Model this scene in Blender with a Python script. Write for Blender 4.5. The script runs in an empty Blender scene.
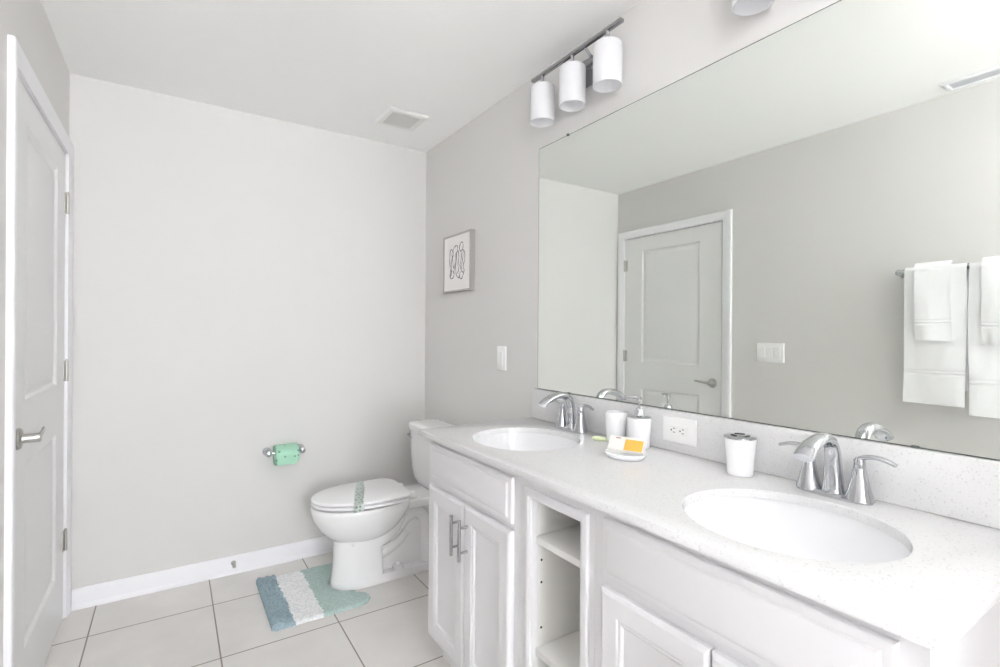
import bpy, bmesh, math, random
from mathutils import Vector, Matrix, noise

random.seed(7)
C = bpy.context.scene.collection
SC = bpy.context.scene

# ------------------------------------------------------------------ camera
CX, CY, CZ = -1.36903, -2.98621, 1.27315
YAW, PITCH, ROLL = math.radians(33.20015), math.radians(-0.0165), math.radians(0.385)
cam_d = bpy.data.cameras.new('camera')
cam_d.sensor_width = 36.0
cam_d.lens = 501.568 / 1000 * 36.0
cam_d.clip_start = 0.02
cam = bpy.data.objects.new('camera', cam_d)
C.objects.link(cam)
F = Vector((math.sin(YAW) * math.cos(PITCH), math.cos(YAW) * math.cos(PITCH), math.sin(PITCH)))
R0 = Vector((math.cos(YAW), -math.sin(YAW), 0)); U0 = R0.cross(F)
R1 = R0 * math.cos(ROLL) + U0 * math.sin(ROLL)
U1 = -R0 * math.sin(ROLL) + U0 * math.cos(ROLL)
cam.matrix_world = Matrix(((R1.x, U1.x, -F.x, CX), (R1.y, U1.y, -F.y, CY), (R1.z, U1.z, -F.z, CZ), (0, 0, 0, 1)))
SC.camera = cam

# ------------------------------------------------------------------ world, big lights, exposure
world = bpy.data.worlds.new('world'); SC.world = world
world.use_nodes = True
bg = world.node_tree.nodes['Background']
bg.inputs[0].default_value = (0.93, 0.96, 1.0, 1)
bg.inputs[1].default_value = 1.5


def area_light(name, loc, direction, sx, sy, energy, color=(1, 1, 1)):
    l = bpy.data.lights.new(name, 'AREA')
    l.shape = 'RECTANGLE'; l.size = sx; l.size_y = sy
    l.energy = energy; l.color = color
    o = bpy.data.objects.new(name, l); C.objects.link(o)
    o.location = loc
    o.rotation_euler = Vector(direction).to_track_quat('-Z', 'Y').to_euler()
    return o


# added light at the made-up window behind the camera, tilted up towards the ceiling
area_light('added_window_light', (-1.20, -6.24, 1.45), (0, 1, 0.7), 0.88, 1.3, 57, (0.930, 0.959, 1.0))
# added fill light above the viewpoint, inside a made-up bowl lamp
_l = bpy.data.lights.new('added_fill_light', 'POINT'); _l.energy = 9.2; _l.shadow_soft_size = 0.1; _l.color = (0.985, 0.985, 1.0)
_o = bpy.data.objects.new('added_fill_light', _l); C.objects.link(_o); _o.location = (-0.82, -3.05, 2.29)
VANITY_LAMP_W = 0.02

SC.view_settings.view_transform = 'Standard'
SC.view_settings.look = 'None'
SC.view_settings.gamma = 1.0
SC.view_settings.use_curve_mapping = False
SC.view_settings.exposure = 1.18
SC.cycles.max_bounces = 16
SC.cycles.diffuse_bounces = 10
SC.cycles.glossy_bounces = 8
SC.cycles.use_denoising = True

# ------------------------------------------------------------------ room numbers
W, H = 1.764, 2.4434          # left wall at x=-W, right (mirror) wall at x=0, far wall at y=0
YN = -6.2                     # near wall
ZC = 0.898                    # worktop height


# ------------------------------------------------------------------ materials
def srgb(r, g, b):
    f = lambda c: (c / 255 / 12.92) if c / 255 <= 0.04045 else ((c / 255 + 0.055) / 1.055) ** 2.4
    return (f(r), f(g), f(b), 1)


def mat(name, col, rough=0.5, metal=0.0, bump=0.0, bscale=200, var=0.0, vscale=6, coat=0.0, spec=0.5, detail=3, emit=0.0, sss=0.0):
    m = bpy.data.materials.new(name); m.use_nodes = True
    nt = m.node_tree; N = nt.nodes; L = nt.links
    b = N['Principled BSDF']
    b.inputs['Base Color'].default_value = col
    b.inputs['Roughness'].default_value = rough
    b.inputs['Metallic'].default_value = metal
    b.inputs['Specular IOR Level'].default_value = spec
    b.inputs['Coat Weight'].default_value = coat
    if emit:
        b.inputs['Emission Color'].default_value = (0.99, 0.99, 1.0, 1)
        b.inputs['Emission Strength'].default_value = emit
    tc = N.new('ShaderNodeTexCoord')
    if var:
        n = N.new('ShaderNodeTexNoise'); n.inputs['Scale'].default_value = vscale; n.inputs['Detail'].default_value = 4
        L.new(tc.outputs['Object'], n.inputs['Vector'])
        mx = N.new('ShaderNodeMix'); mx.data_type = 'RGBA'
        mx.inputs[6].default_value = tuple(c * (1 - var) for c in col[:3]) + (1,)
        mx.inputs[7].default_value = tuple(min(1, c * (1 + var)) for c in col[:3]) + (1,)
        L.new(n.outputs['Fac'], mx.inputs[0]); L.new(mx.outputs[2], b.inputs['Base Color'])
    if bump:
        n2 = N.new('ShaderNodeTexNoise'); n2.inputs['Scale'].default_value = bscale; n2.inputs['Detail'].default_value = detail
        L.new(tc.outputs['Object'], n2.inputs['Vector'])
        bp = N.new('ShaderNodeBump'); bp.inputs['Strength'].default_value = bump; bp.inputs['Distance'].default_value = 0.002
        L.new(n2.outputs['Fac'], bp.inputs['Height']); L.new(bp.outputs['Normal'], b.inputs['Normal'])
    return m


M = {}
M['wall'] = mat('wall_paint', srgb(220, 218.4, 216.6), 0.6, bump=0.12, bscale=140, spec=0.3)
M['ceiling'] = mat('ceiling_paint', srgb(248, 248, 247), 0.8, bump=0.35, bscale=70, spec=0.2)
M['trim'] = mat('trim_paint', srgb(242, 242, 245), 0.35)
M['door'] = mat('door_paint', srgb(233, 233, 233), 0.4, bump=0.04, bscale=60)
M['cabinet'] = mat('cabinet_lacquer', srgb(225, 224, 226), 0.38, bump=0.02, bscale=40)
M['cabinet_in'] = mat('cabinet_melamine', srgb(232, 231, 228), 0.5)
M['dark'] = mat('dark_gap', srgb(60, 60, 60), 0.7)
M['porcelain'] = mat('porcelain', srgb(238, 238, 238), 0.12, coat=0.3, var=0.01)
M['basin'] = mat('basin_porcelain', srgb(246, 246, 248), 0.10, coat=0.4)
M['seat'] = mat('seat_plastic', srgb(243, 243, 244), 0.25)
M['chrome'] = mat('chrome', (0.60, 0.61, 0.635, 1), 0.06, 1.0)
M['nickel'] = mat('brushed_nickel', (0.50, 0.49, 0.47, 1), 0.32, 1.0, bump=0.05, bscale=400)
M['steel_dark'] = mat('bar_nickel', (0.40, 0.40, 0.41, 1), 0.22, 1.0)
M['opal'] = mat('opal_glass', srgb(214, 214, 217), 0.25, emit=0.05)
M['plastic'] = mat('white_plastic', srgb(245, 245, 245), 0.3)
M['ceramic'] = mat('white_ceramic', srgb(248, 248, 250), 0.2, coat=0.2)
M['slot'] = mat('slot_black', srgb(45, 45, 45), 0.6)
M['towel'] = mat('white_terry', srgb(248, 248, 250), 0.95, bump=0.7, bscale=420, spec=0.1, detail=2)
M['paper'] = mat('paper_white', srgb(244, 242, 240), 0.8)
M['ink'] = mat('black_ink', srgb(38, 38, 42), 0.8)
M['silver_frame'] = mat('silver_frame', srgb(180, 178, 176), 0.38, 0.35)
M['vent'] = mat('vent_plastic', srgb(236, 235, 232), 0.5)
M['vent_in'] = mat('vent_shadow', srgb(222, 221, 218), 0.7)
M['register'] = mat('register_metal', srgb(238, 239, 242), 0.45)
M['rubber'] = mat('rubber_tip', srgb(215, 213, 210), 0.6)
M['soap_green'] = mat('pale_green_wrapper', srgb(222, 230, 190), 0.4, var=0.05, vscale=60)
M['box'] = mat('soap_box_card', srgb(244, 242, 236), 0.45)
M['orange'] = mat('orange_label', srgb(247, 184, 82), 0.45, var=0.12, vscale=70)
M['red_mark'] = mat('dull_red_print', srgb(170, 110, 110), 0.5)
M['core'] = mat('cardboard_core', srgb(225, 228, 222), 0.9)
M['outside'] = mat('fixture_diffuser', srgb(250, 250, 250), 0.4, emit=1.0)


def nodes_of(name, rough=0.5):
    m = bpy.data.materials.new(name); m.use_nodes = True
    nt = m.node_tree
    b = nt.nodes['Principled BSDF']; b.inputs['Roughness'].default_value = rough
    tc = nt.nodes.new('ShaderNodeTexCoord')
    return m, nt.nodes, nt.links, b, tc


def ramp(N, stops, interp='LINEAR'):
    r = N.new('ShaderNodeValToRGB'); r.color_ramp.interpolation = interp
    e = r.color_ramp.elements
    while len(e) < len(stops): e.new(0.5)
    for k, (p, c) in enumerate(stops):
        e[k].position = p; e[k].color = c
    return r


def tile_material():
    m, N, L, b, tc = nodes_of('floor_tile', 0.32)
    mp = N.new('ShaderNodeMapping'); mp.inputs['Location'].default_value = (1.6553 + 0.4536 * 6, 0.30654 + 0.4536 * 12, 0)
    L.new(tc.outputs['Object'], mp.inputs['Vector'])
    br = N.new('ShaderNodeTexBrick'); br.offset = 0; br.squash = 1
    br.inputs['Scale'].default_value = 1; br.inputs['Brick Width'].default_value = 0.4536; br.inputs['Row Height'].default_value = 0.4536
    br.inputs['Mortar Size'].default_value = 0.0030; br.inputs['Mortar Smooth'].default_value = 0.15; br.inputs['Bias'].default_value = -1
    L.new(mp.outputs['Vector'], br.inputs['Vector'])
    n = N.new('ShaderNodeTexNoise'); n.inputs['Scale'].default_value = 5; n.inputs['Detail'].default_value = 5
    L.new(tc.outputs['Object'], n.inputs['Vector'])
    r = ramp(N, [(0.3, srgb(221, 218, 215)), (0.7, srgb(230, 227, 224))])
    L.new(n.outputs['Fac'], r.inputs['Fac'])
    mx = N.new('ShaderNodeMix'); mx.data_type = 'RGBA'
    L.new(br.outputs['Fac'], mx.inputs[0]); L.new(r.outputs['Color'], mx.inputs[6]); mx.inputs[7].default_value = srgb(142, 134, 128)
    L.new(mx.outputs[2], b.inputs['Base Color'])
    bp = N.new('ShaderNodeBump'); bp.invert = True; bp.inputs['Strength'].default_value = 0.6; bp.inputs['Distance'].default_value = 0.002
    L.new(br.outputs['Fac'], bp.inputs['Height']); L.new(bp.outputs['Normal'], b.inputs['Normal'])
    return m


def quartz_material():
    m, N, L, b, tc = nodes_of('speckled_quartz', 0.14)
    n = N.new('ShaderNodeTexVoronoi'); n.inputs['Scale'].default_value = 330
    L.new(tc.outputs['Object'], n.inputs['Vector'])
    sep = N.new('ShaderNodeSeparateColor'); L.new(n.outputs['Color'], sep.inputs[0])
    r = ramp(N, [(0.0, srgb(206, 204, 202)), (0.04, srgb(216, 215, 214)), (0.10, srgb(225, 225, 225)), (0.5, srgb(227, 227, 228))])
    L.new(sep.outputs[0], r.inputs['Fac'])
    L.new(r.outputs['Color'], b.inputs['Base Color'])
    return m


def rug_material():
    m, N, L, b, tc = nodes_of('striped_pile', 0.95)
    b.inputs['Specular IOR Level'].default_value = 0.1
    sep = N.new('ShaderNodeSeparateXYZ'); L.new(tc.outputs['Object'], sep.inputs[0])
    n = N.new('ShaderNodeTexNoise'); n.inputs['Scale'].default_value = 45; n.inputs['Detail'].default_value = 2
    L.new(tc.outputs['Object'], n.inputs['Vector'])
    ma = N.new('ShaderNodeMath'); ma.operation = 'MULTIPLY_ADD'; ma.inputs[1].default_value = 0.035
    L.new(n.outputs['Fac'], ma.inputs[0]); L.new(sep.outputs['X'], ma.inputs[2])       # x + wobble
    mr = N.new('ShaderNodeMapRange'); mr.inputs[1].default_value = -0.25; mr.inputs[2].default_value = 0.25
    L.new(ma.outputs[0], mr.inputs[0])
    blue, white, green = srgb(166, 186, 194), srgb(250, 250, 250), srgb(189, 208, 203)
    r = ramp(N, [(0.0, blue), ((-0.13 + 0.0175 + 0.25) / 0.5, white), ((-0.002 + 0.0175 + 0.25) / 0.5, green)], 'CONSTANT')
    L.new(mr.outputs[0], r.inputs['Fac'])
    n2 = N.new('ShaderNodeTexNoise'); n2.inputs['Scale'].default_value = 105; n2.inputs['Detail'].default_value = 3
    L.new(tc.outputs['Object'], n2.inputs['Vector'])
    r2 = ramp(N, [(0.40, (0.58, 0.62, 0.64, 1)), (0.60, (1, 1, 1, 1))]); L.new(n2.outputs['Fac'], r2.inputs['Fac'])
    mx = N.new('ShaderNodeMix'); mx.data_type = 'RGBA'; mx.blend_type = 'MULTIPLY'; mx.inputs[0].default_value = 0.42
    L.new(r.outputs['Color'], mx.inputs[6]); L.new(r2.outputs['Color'], mx.inputs[7]); L.new(mx.outputs[2], b.inputs['Base Color'])
    bp = N.new('ShaderNodeBump'); bp.inputs['Strength'].default_value = 0.8; bp.inputs['Distance'].default_value = 0.004
    L.new(n2.outputs['Fac'], bp.inputs['Height']); L.new(bp.outputs['Normal'], b.inputs['Normal'])
    return m


def spotted(name, base, spot, scale, thr, rough=0.8, jitter=1.0):
    m, N, L, b, tc = nodes_of(name, rough)
    v = N.new('ShaderNodeTexVoronoi'); v.inputs['Scale'].default_value = scale; v.inputs['Randomness'].default_value = jitter
    L.new(tc.outputs['Object'], v.inputs['Vector'])
    r = ramp(N, [(thr * 0.8, spot), (thr, base)]); L.new(v.outputs['Distance'], r.inputs['Fac'])
    L.new(r.outputs['Color'], b.inputs['Base Color'])
    return m


M['tile'] = tile_material()
M['quartz'] = quartz_material()
M['rug'] = rug_material()
M['tp'] = spotted('green_patterned_tissue', srgb(170, 217, 192), srgb(112, 168, 140), 34, 0.26)
M['band'] = spotted('green_patterned_band', srgb(238, 243, 240), srgb(150, 188, 172), 52, 0.33, 0.7, 0.45)
mm = bpy.data.materials.new('mirror_silver'); mm.use_nodes = True
_b = mm.node_tree.nodes['Principled BSDF']
_b.inputs['Base Color'].default_value = (0.88, 0.907, 0.868, 1); _b.inputs['Metallic'].default_value = 1.0; _b.inputs['Roughness'].default_value = 0.0
M['mirror'] = mm
M['mirror_edge'] = mat('mirror_edge', srgb(92, 98, 96), 0.35, 0.0)
gm = bpy.data.materials.new('added_window_glass'); gm.use_nodes = True
_b = gm.node_tree.nodes['Principled BSDF']
_b.inputs['Transmission Weight'].default_value = 1.0; _b.inputs['Roughness'].default_value = 0.0; _b.inputs['IOR'].default_value = 1.02
M['glass'] = gm

# ------------------------------------------------------------------ builders
ORG = {}


def obj(name, bm, m, parent=None, org=None, smooth=35):
    """links ONE mesh object; bm is in world coordinates and is moved into the thing's own frame"""
    o_ = Vector(org) if org is not None else (ORG.get(parent.name, Vector((0, 0, 0))) if parent else Vector((0, 0, 0)))
    bmesh.ops.recalc_face_normals(bm, faces=bm.faces)
    bmesh.ops.translate(bm, verts=bm.verts, vec=-o_)
    me = bpy.data.meshes.new(name)
    for f in bm.faces: f.smooth = smooth > 0
    bm.to_mesh(me); bm.free()
    if smooth > 0: me.set_sharp_from_angle(angle=math.radians(smooth))
    for k in (m if isinstance(m, (list, tuple)) else [m]): me.materials.append(M[k])
    o = bpy.data.objects.new(name, me); C.objects.link(o)
    if parent: o.parent = parent
    else: o.location = o_
    ORG[o.name] = o_
    return o


def tag(o, label, cat, group=None, kind=None):
    o['label'] = label; o['category'] = cat
    if group: o['group'] = group
    if kind: o['kind'] = kind
    return o


def thing(name, label, cat, loc, group=None):
    o = bpy.data.objects.new(name, None); C.objects.link(o)
    o.empty_display_size = 0.05
    o.location = loc; ORG[o.name] = Vector(loc)
    return tag(o, label, cat, group)


def dup(root, off, label=None, names=None):
    """copy of a thing, its parts and their sub-parts"""
    r = root.copy(); C.objects.link(r); r.location = root.location + Vector(off)
    if label: r['label'] = label
    for ch in list(root.children):
        c = ch.copy(); C.objects.link(c); c.parent = r
        for g in ch.children:
            d = g.copy(); C.objects.link(d); d.parent = c
    return r


def struct(name, bm, m, label, cat, parent=None, smooth=30):
    o = obj(name, bm, m, parent, smooth=smooth)
    o['kind'] = 'structure'
    if not parent: o['label'] = label; o['category'] = cat
    return o


def B(): return bmesh.new()


def add_box(bm, a, b, bev=0.0, seg=2, mi=0):
    x0, x1 = sorted((a[0], b[0])); y0, y1 = sorted((a[1], b[1])); z0, z1 = sorted((a[2], b[2]))
    t = bmesh.new()
    bmesh.ops.create_cube(t, size=1)
    for v in t.verts:
        v.co = Vector(((x0 + x1) / 2 + v.co.x * (x1 - x0), (y0 + y1) / 2 + v.co.y * (y1 - y0), (z0 + z1) / 2 + v.co.z * (z1 - z0)))
    if bev: bmesh.ops.bevel(t, geom=list(t.edges), offset=bev, segments=seg, affect='EDGES', profile=0.5)
    for f in t.faces: f.material_index = mi
    merge(bm, t)
    return bm


def merge(bm, t):
    me = bpy.data.meshes.new('tmp'); t.to_mesh(me); t.free(); bm.from_mesh(me); bpy.data.meshes.remove(me)


def box(a, b, bev=0.0, seg=2): return add_box(B(), a, b, bev, seg)


def loft(bm, rings, cap0=True, cap1=True, closed=True, mi=0):
    vs = [[bm.verts.new(p) for p in r] for r in rings]
    n = len(vs[0])
    for i in range(len(vs) - 1):
        for k in range(n if closed else n - 1):
            f = bm.faces.new((vs[i][k], vs[i][(k + 1) % n], vs[i + 1][(k + 1) % n], vs[i + 1][k])); f.material_index = mi
    if cap0: bm.faces.new(vs[0][::-1]).material_index = mi
    if cap1: bm.faces.new(vs[-1]).material_index = mi
    return bm


def lathe(bm, c, prof, n=32, axis='z', cap0=True, cap1=True, mi=0):
    """prof: (radius, height) pairs along the axis from c"""
    rings = []
    for r, h in prof:
        ring = []
        for k in range(n):
            a = 2 * math.pi * k / n
            u, v = max(r, 1e-5) * math.cos(a), max(r, 1e-5) * math.sin(a)
            ring.append({'z': (c[0] + u, c[1] + v, c[2] + h), 'x': (c[0] + h, c[1] + u, c[2] + v), 'y': (c[0] + u, c[1] + h, c[2] + v)}[axis])
        rings.append(ring)
    return loft(bm, rings, cap0, cap1, mi=mi)


def catmull(pts, n=8):
    """smooth a list of tuples (any length) through its points"""
    P = [tuple(p) for p in pts]
    P = [P[0]] + P + [P[-1]]
    out = []
    for i in range(1, len(P) - 2):
        for k in range(n):
            t = k / n
            out.append(tuple(0.5 * ((2 * b) + (c - a) * t + (2 * a - 5 * b + 4 * c - d) * t * t + (3 * b - a - 3 * c + d) * t ** 3)
                             for a, b, c, d in zip(P[i - 1], P[i], P[i + 1], P[i + 2])))
    out.append(P[-2])
    return out


def sweep(bm, path, radii, n=14, side=None, cap=True):
    """tube of elliptical section along path; radii: (r_side, r_up) per point; side: fixed side axis"""
    path = [Vector(p) for p in path]
    rings = []
    prev = None
    for i, p in enumerate(path):
        t = (path[min(i + 1, len(path) - 1)] - path[max(i - 1, 0)]).normalized()
        if side is not None: s = Vector(side)
        else:
            s = prev if prev is not None else (t.orthogonal())
        s = (s - t * s.dot(t)).normalized(); prev = s
        u = t.cross(s)
        rs, ru = radii[i] if isinstance(radii, list) else radii
        rings.append([tuple(p + s * rs * math.cos(2 * math.pi * k / n) + u * ru * math.sin(2 * math.pi * k / n)) for k in range(n)])
    return loft(bm, rings, cap, cap)


def tube(bm, pts, r, n=10, smooth=6):
    q = catmull(pts, smooth) if len(pts) > 2 and smooth else pts
    return sweep(bm, q, (r, r), n)


def super_ring(cx, cy, z, hx, hy, e=4.0, n=40):
    r = []
    for k in range(n):
        a = 2 * math.pi * k / n
        c, s = math.cos(a), math.sin(a)
        r.append((cx + hx * math.copysign(abs(c) ** (2 / e), c), cy + hy * math.copysign(abs(s) ** (2 / e), s), z))
    return r


def carve(bm, cutters):
    """boolean difference; returns a new bmesh"""
    def mk(b):
        me = bpy.data.meshes.new('tmp'); bmesh.ops.recalc_face_normals(b, faces=b.faces); b.to_mesh(me); b.free()
        o = bpy.data.objects.new('tmp', me); C.objects.link(o); return o
    a = mk(bm); cs = [mk(c) for c in cutters]
    for c in cs:
        md = a.modifiers.new('b', 'BOOLEAN'); md.operation = 'DIFFERENCE'; md.object = c; md.solver = 'EXACT'
    bpy.context.view_layer.update()
    dg = bpy.context.evaluated_depsgraph_get()
    me = bpy.data.meshes.new_from_object(a.evaluated_get(dg))
    out = B(); out.from_mesh(me); bpy.data.meshes.remove(me)
    for o in [a] + cs:
        m_ = o.data; bpy.data.objects.remove(o); bpy.data.meshes.remove(m_)
    return out


def frame_loops(bm, prof, y0, y1, z0, z1, xf, back, hole=False, sgn=-1):
    """a panel in the yz plane facing -x (sgn -1) or +x: nested rectangles (inset, depth) from the front face xf, closed at the back"""
    rings = [[(xf - sgn * back, y0, z0), (xf - sgn * back, y1, z0), (xf - sgn * back, y1, z1), (xf - sgn * back, y0, z1)]]
    for i, d in prof:
        x = xf - sgn * d
        rings.append([(x, y0 + i, z0 + i), (x, y1 - i, z0 + i), (x, y1 - i, z1 - i), (x, y0 + i, z1 - i)])
    if hole:
        i = prof[-1][0]; x = xf - sgn * back
        rings.append([(x, y0 + i, z0 + i), (x, y1 - i, z0 + i), (x, y1 - i, z1 - i), (x, y0 + i, z1 - i)])
        rings.append(rings[0])
        vs = [[bm.verts.new(p) for p in r] for r in rings[:-1]]
        n = len(vs)
        for j in range(n):
            for k in range(4):
                bm.faces.new((vs[j][k], vs[j][(k + 1) % 4], vs[(j + 1) % n][(k + 1) % 4], vs[(j + 1) % n][k]))
        return bm
    return loft(bm, rings)


# ------------------------------------------------------------------ room shell
T = 0.1
struct('floor', box((-W - T, YN - T, -0.1), (T, T, 0)), 'tile', 'pale square ceramic floor tiles with thin grey grout', 'floor')
struct('ceiling', box((-W - T, YN - T, H), (T, T, H + 0.1)), 'ceiling', 'white lightly textured ceiling', 'ceiling')
struct('wall_far', box((-W - T, 0, 0), (T + 0.005, T, H)), 'wall', 'plain greige far wall behind the toilet', 'wall')
bm = box((0.005, YN, 0), (T, 0, H))
add_box(bm, (-0.66, YN, 0), (0.005, -3.7, H))        # unseen closet block, added to shade the near vanity end from the window
struct('wall_right', bm, 'wall', 'greige wall carrying the large mirror', 'wall')
bm = B()
add_box(bm, (-W - T, YN, 0), (-W, -0.975, H)); add_box(bm, (-W - T, -0.975, 2.07), (-W, -0.063, H)); add_box(bm, (-W - T, -0.063, 0), (-W, 0, H))
add_box(bm, (-W - T - 0.06, -1.10, 0), (-W - T - 0.001, 0.05, 2.2))     # unseen backing, added to stop outside light leaking round the door
struct('wall_left', bm, 'wall', 'greige wall holding the door and towel bar', 'wall')
WX0, WX1, WZ0, WZ1 = -1.69, -0.71, 0.75, 2.15
bm = B()
add_box(bm, (-W - T, YN - T, 0), (WX0, YN, H)); add_box(bm, (WX1, YN - T, 0), (T, YN, H))
add_box(bm, (WX0, YN - T, 0), (WX1, YN, WZ0)); add_box(bm, (WX0, YN - T, WZ1), (WX1, YN, H))
struct('wall_near', bm, 'wall', 'greige wall behind the viewpoint with an added window opening', 'wall')
bm = B()
for a, b in (((WX0, WZ0), (WX0 + 0.05, WZ1)), ((WX1 - 0.05, WZ0), (WX1, WZ1)), ((WX0 + 0.05, WZ0), (WX1 - 0.05, WZ0 + 0.05)), ((WX0 + 0.05, WZ1 - 0.05), (WX1 - 0.05, WZ1)), (((WX0 + WX1) / 2 - 0.02, WZ0 + 0.05), ((WX0 + WX1) / 2 + 0.02, WZ1 - 0.05))):
    add_box(bm, (a[0], YN - 0.08, a[1]), (b[0], YN - 0.02, b[1]), 0.004)
w1 = struct('added_window_1', bm, 'trim', 'made-up white framed window behind the viewpoint, added for light', 'window')  # unseen window, made up as a source for the light from behind

bm = box((WX0 + 0.045, YN - 0.072, WZ0 + 0.045), (WX1 - 0.045, YN - 0.066, WZ1 - 0.045))
g_ = struct('glass', bm, 'glass', '', '', parent=w1, smooth=0)

# baseboards with a small shoe at the foot
def baseboard(name, p0, p1, nrm, label):
    prof = [(0.0, 0.0), (0.024, 0.0), (0.024, 0.006), (0.021, 0.014), (0.014, 0.019), (0.013, 0.022), (0.013, 0.075), (0.010, 0.084), (0.005, 0.090), (0.0, 0.090)]
    bm = B()
    loft(bm, [[(p[0] + nrm[0] * d, p[1] + nrm[1] * d, z) for d, z in prof] for p in (p0, p1)])
    struct(name, bm, 'trim', label, 'baseboard', smooth=40)

baseboard('baseboard_far', (-W + 0.02, 0), (0.004, 0), (0, -1), 'white baseboard along the far wall')
baseboard('baseboard_right', (0.005, -0.025), (0.005, -1.21), (-1, 0), 'white baseboard behind the toilet')
baseboard('baseboard_left', (-W, -1.03), (-W, YN), (1, 0), 'white baseboard under the towel bar')

# door casing and jamb
bm = B()
yi0, yi1, zi = -0.077, -0.962, 2.055      # inner edges of the casing
yo0, yo1, zo = -0.016, -1.028, 2.1120     # outer edges
prof = [(0.0, 0.0), (0.0, 0.009), (0.12, 0.012), (0.45, 0.0135), (0.62, 0.018), (0.94, 0.018), (1.0, 0.015), (1.0, 0.0)]   # t across the width, protrusion
rings = []
for cin, cout in (((yi0, 0.0), (yo0, 0.0)), ((yi0, zi), (yo0, zo)), ((yi1, zi), (yo1, zo)), ((yi1, 0.0), (yo1, 0.0))):
    rings.append([(-W + d, cin[0] + (cout[0] - cin[0]) * t, cin[1] + (cout[1] - cin[1]) * t) for t, d in prof])
loft(bm, rings)
for y0, y1 in ((-0.0635, -0.0810), (-0.9565, -0.9745)): add_box(bm, (-W - 0.098, y0, 0), (-W + 0.001, y1, 2.0695))
add_box(bm, (-W - 0.098, -0.0810, 2.0525), (-W + 0.001, -0.9565, 2.0695))
struct('trim_1', bm, 'trim', 'white moulded casing around the closed door', 'door casing')

# ------------------------------------------------------------------ door (white, two raised panels), hinges, lever
XD = -W - 0.001    # room-side face of the slab
DY0, DY1, DZ0, DZ1 = -0.9515, -0.0845, 0.010, 2.0462
PY0, PY1 = -0.784, -0.254
bm = B()
panels = [(0.235, 0.845), (1.045, 1.942)]
ys = [DY0, PY0, PY1, DY1]; zs = [DZ0, panels[0][0], panels[0][1], panels[1][0], panels[1][1], DZ1]
cache = {}
def gv(y, z, x):
    k = (round(y, 5), round(z, 5), round(x, 5))
    if k not in cache: cache[k] = bm.verts.new((x, y, z))
    return cache[k]
for xx in (XD, XD - 0.035):
    for i in range(3):
        for j in range(5):
            ispanel = i == 1 and j in (1, 3)
            y0, y1, z0, z1 = ys[i], ys[i + 1], zs[j], zs[j + 1]
            if not ispanel:
                bm.faces.new([gv(y0, z0, xx), gv(y1, z0, xx), gv(y1, z1, xx), gv(y0, z1, xx)])
            else:
                s = -1 if xx == XD else 1
                loops = [(0, 0), (0.003, 0.001), (0.012, 0.0105), (0.019, 0.0125), (0.030, 0.0085), (0.048, 0.004), (0.052, 0.0035)]
                prev = None
                for ins, dep in loops:
                    x = xx + s * dep
                    cur = [gv(y0 + ins, z0 + ins, x), gv(y1 - ins, z0 + ins, x), gv(y1 - ins, z1 - ins, x), gv(y0 + ins, z1 - ins, x)]
                    if prev:
                        for k in range(4): bm.faces.new((prev[k], prev[(k + 1) % 4], cur[(k + 1) % 4], cur[k]))
                    prev = cur
                bm.faces.new(prev)
for i in range(3):
    for z in (DZ0, DZ1): bm.faces.new([gv(ys[i], z, XD), gv(ys[i + 1], z, XD), gv(ys[i + 1], z, XD - 0.035), gv(ys[i], z, XD - 0.035)])
for j in range(5):
    for y in (DY0, DY1): bm.faces.new([gv(y, zs[j], XD), gv(y, zs[j + 1], XD), gv(y, zs[j + 1], XD - 0.035), gv(y, zs[j], XD - 0.035)])
door = struct('door_1', bm, 'door', 'white two-panel door closed in the left wall', 'door', smooth=25)
for z in (1.834, 1.095, 0.347):
    bm = B()
    lathe(bm, (XD + 0.0075, -0.0805, z), [(0.0055, -0.046), (0.0062, -0.0455), (0.0062, 0.0455), (0.0055, 0.046)], 14)
    for k in (-0.0275, -0.009, 0.009, 0.0275): lathe(bm, (XD + 0.0075, -0.0805, z + k), [(0.0066, -0.001), (0.0066, 0.001)], 14)
    lathe(bm, (XD + 0.0075, -0.0805, z), [(0.004, 0.046), (0.0045, 0.049), (0.002, 0.052)], 12)
    add_box(bm, (XD - 0.001, -0.0835, z - 0.0445), (XD + 0.003, -0.109, z + 0.0445), 0.001)
    add_box(bm, (XD - 0.001, -0.0775, z - 0.0445), (XD + 0.0025, -0.071, z + 0.0445), 0.0008)
    h = obj('hinge', bm, 'nickel', door); h['label'] = 'brushed metal hinge'
hy, hz = -0.889, 0.939
bm = B()
lathe(bm, (XD, hy, hz), [(0.033, 0.0), (0.033, 0.006), (0.030, 0.010), (0.020, 0.012), (0.0150, 0.014), (0.0140, 0.020), (0.0140, 0.052), (0.0120, 0.056), (0.0, 0.057)], 32, 'x')
hd = obj('door_handle', bm, 'nickel', door); hd['label'] = 'brushed nickel lever handle'
bm = B()
pth = catmull([(XD + 0.048, hy - 0.006, hz - 0.001), (XD + 0.050, hy + 0.03, hz + 0.004), (XD + 0.048, hy + 0.075, hz + 0.008), (XD + 0.044, hy + 0.112, hz + 0.010)], 6)
nn = len(pth)
sweep(bm, pth, [(0.0045 if k else 0.003, 0.0105 - 0.004 * k / nn) for k in range(nn)], 14, side=(1, 0, 0))
obj('lever', bm, 'nickel', hd)

# ------------------------------------------------------------------ vanity cabinets
XDOOR, XFACE = -0.555, -0.535
DOORP = [(0, 0.007), (0.002, 0.004), (0.006, 0.0015), (0.010, 0.0), (0.050, 0.0), (0.054, 0.0025), (0.060, 0.0035), (0.066, 0.0085), (0.070, 0.0095)]
DRAWP = [(0, 0.012), (0.002, 0.008), (0.006, 0.0065), (0.016, 0.0055), (0.020, 0.002), (0.026, 0.0)]
BACK = 0.0195


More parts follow.
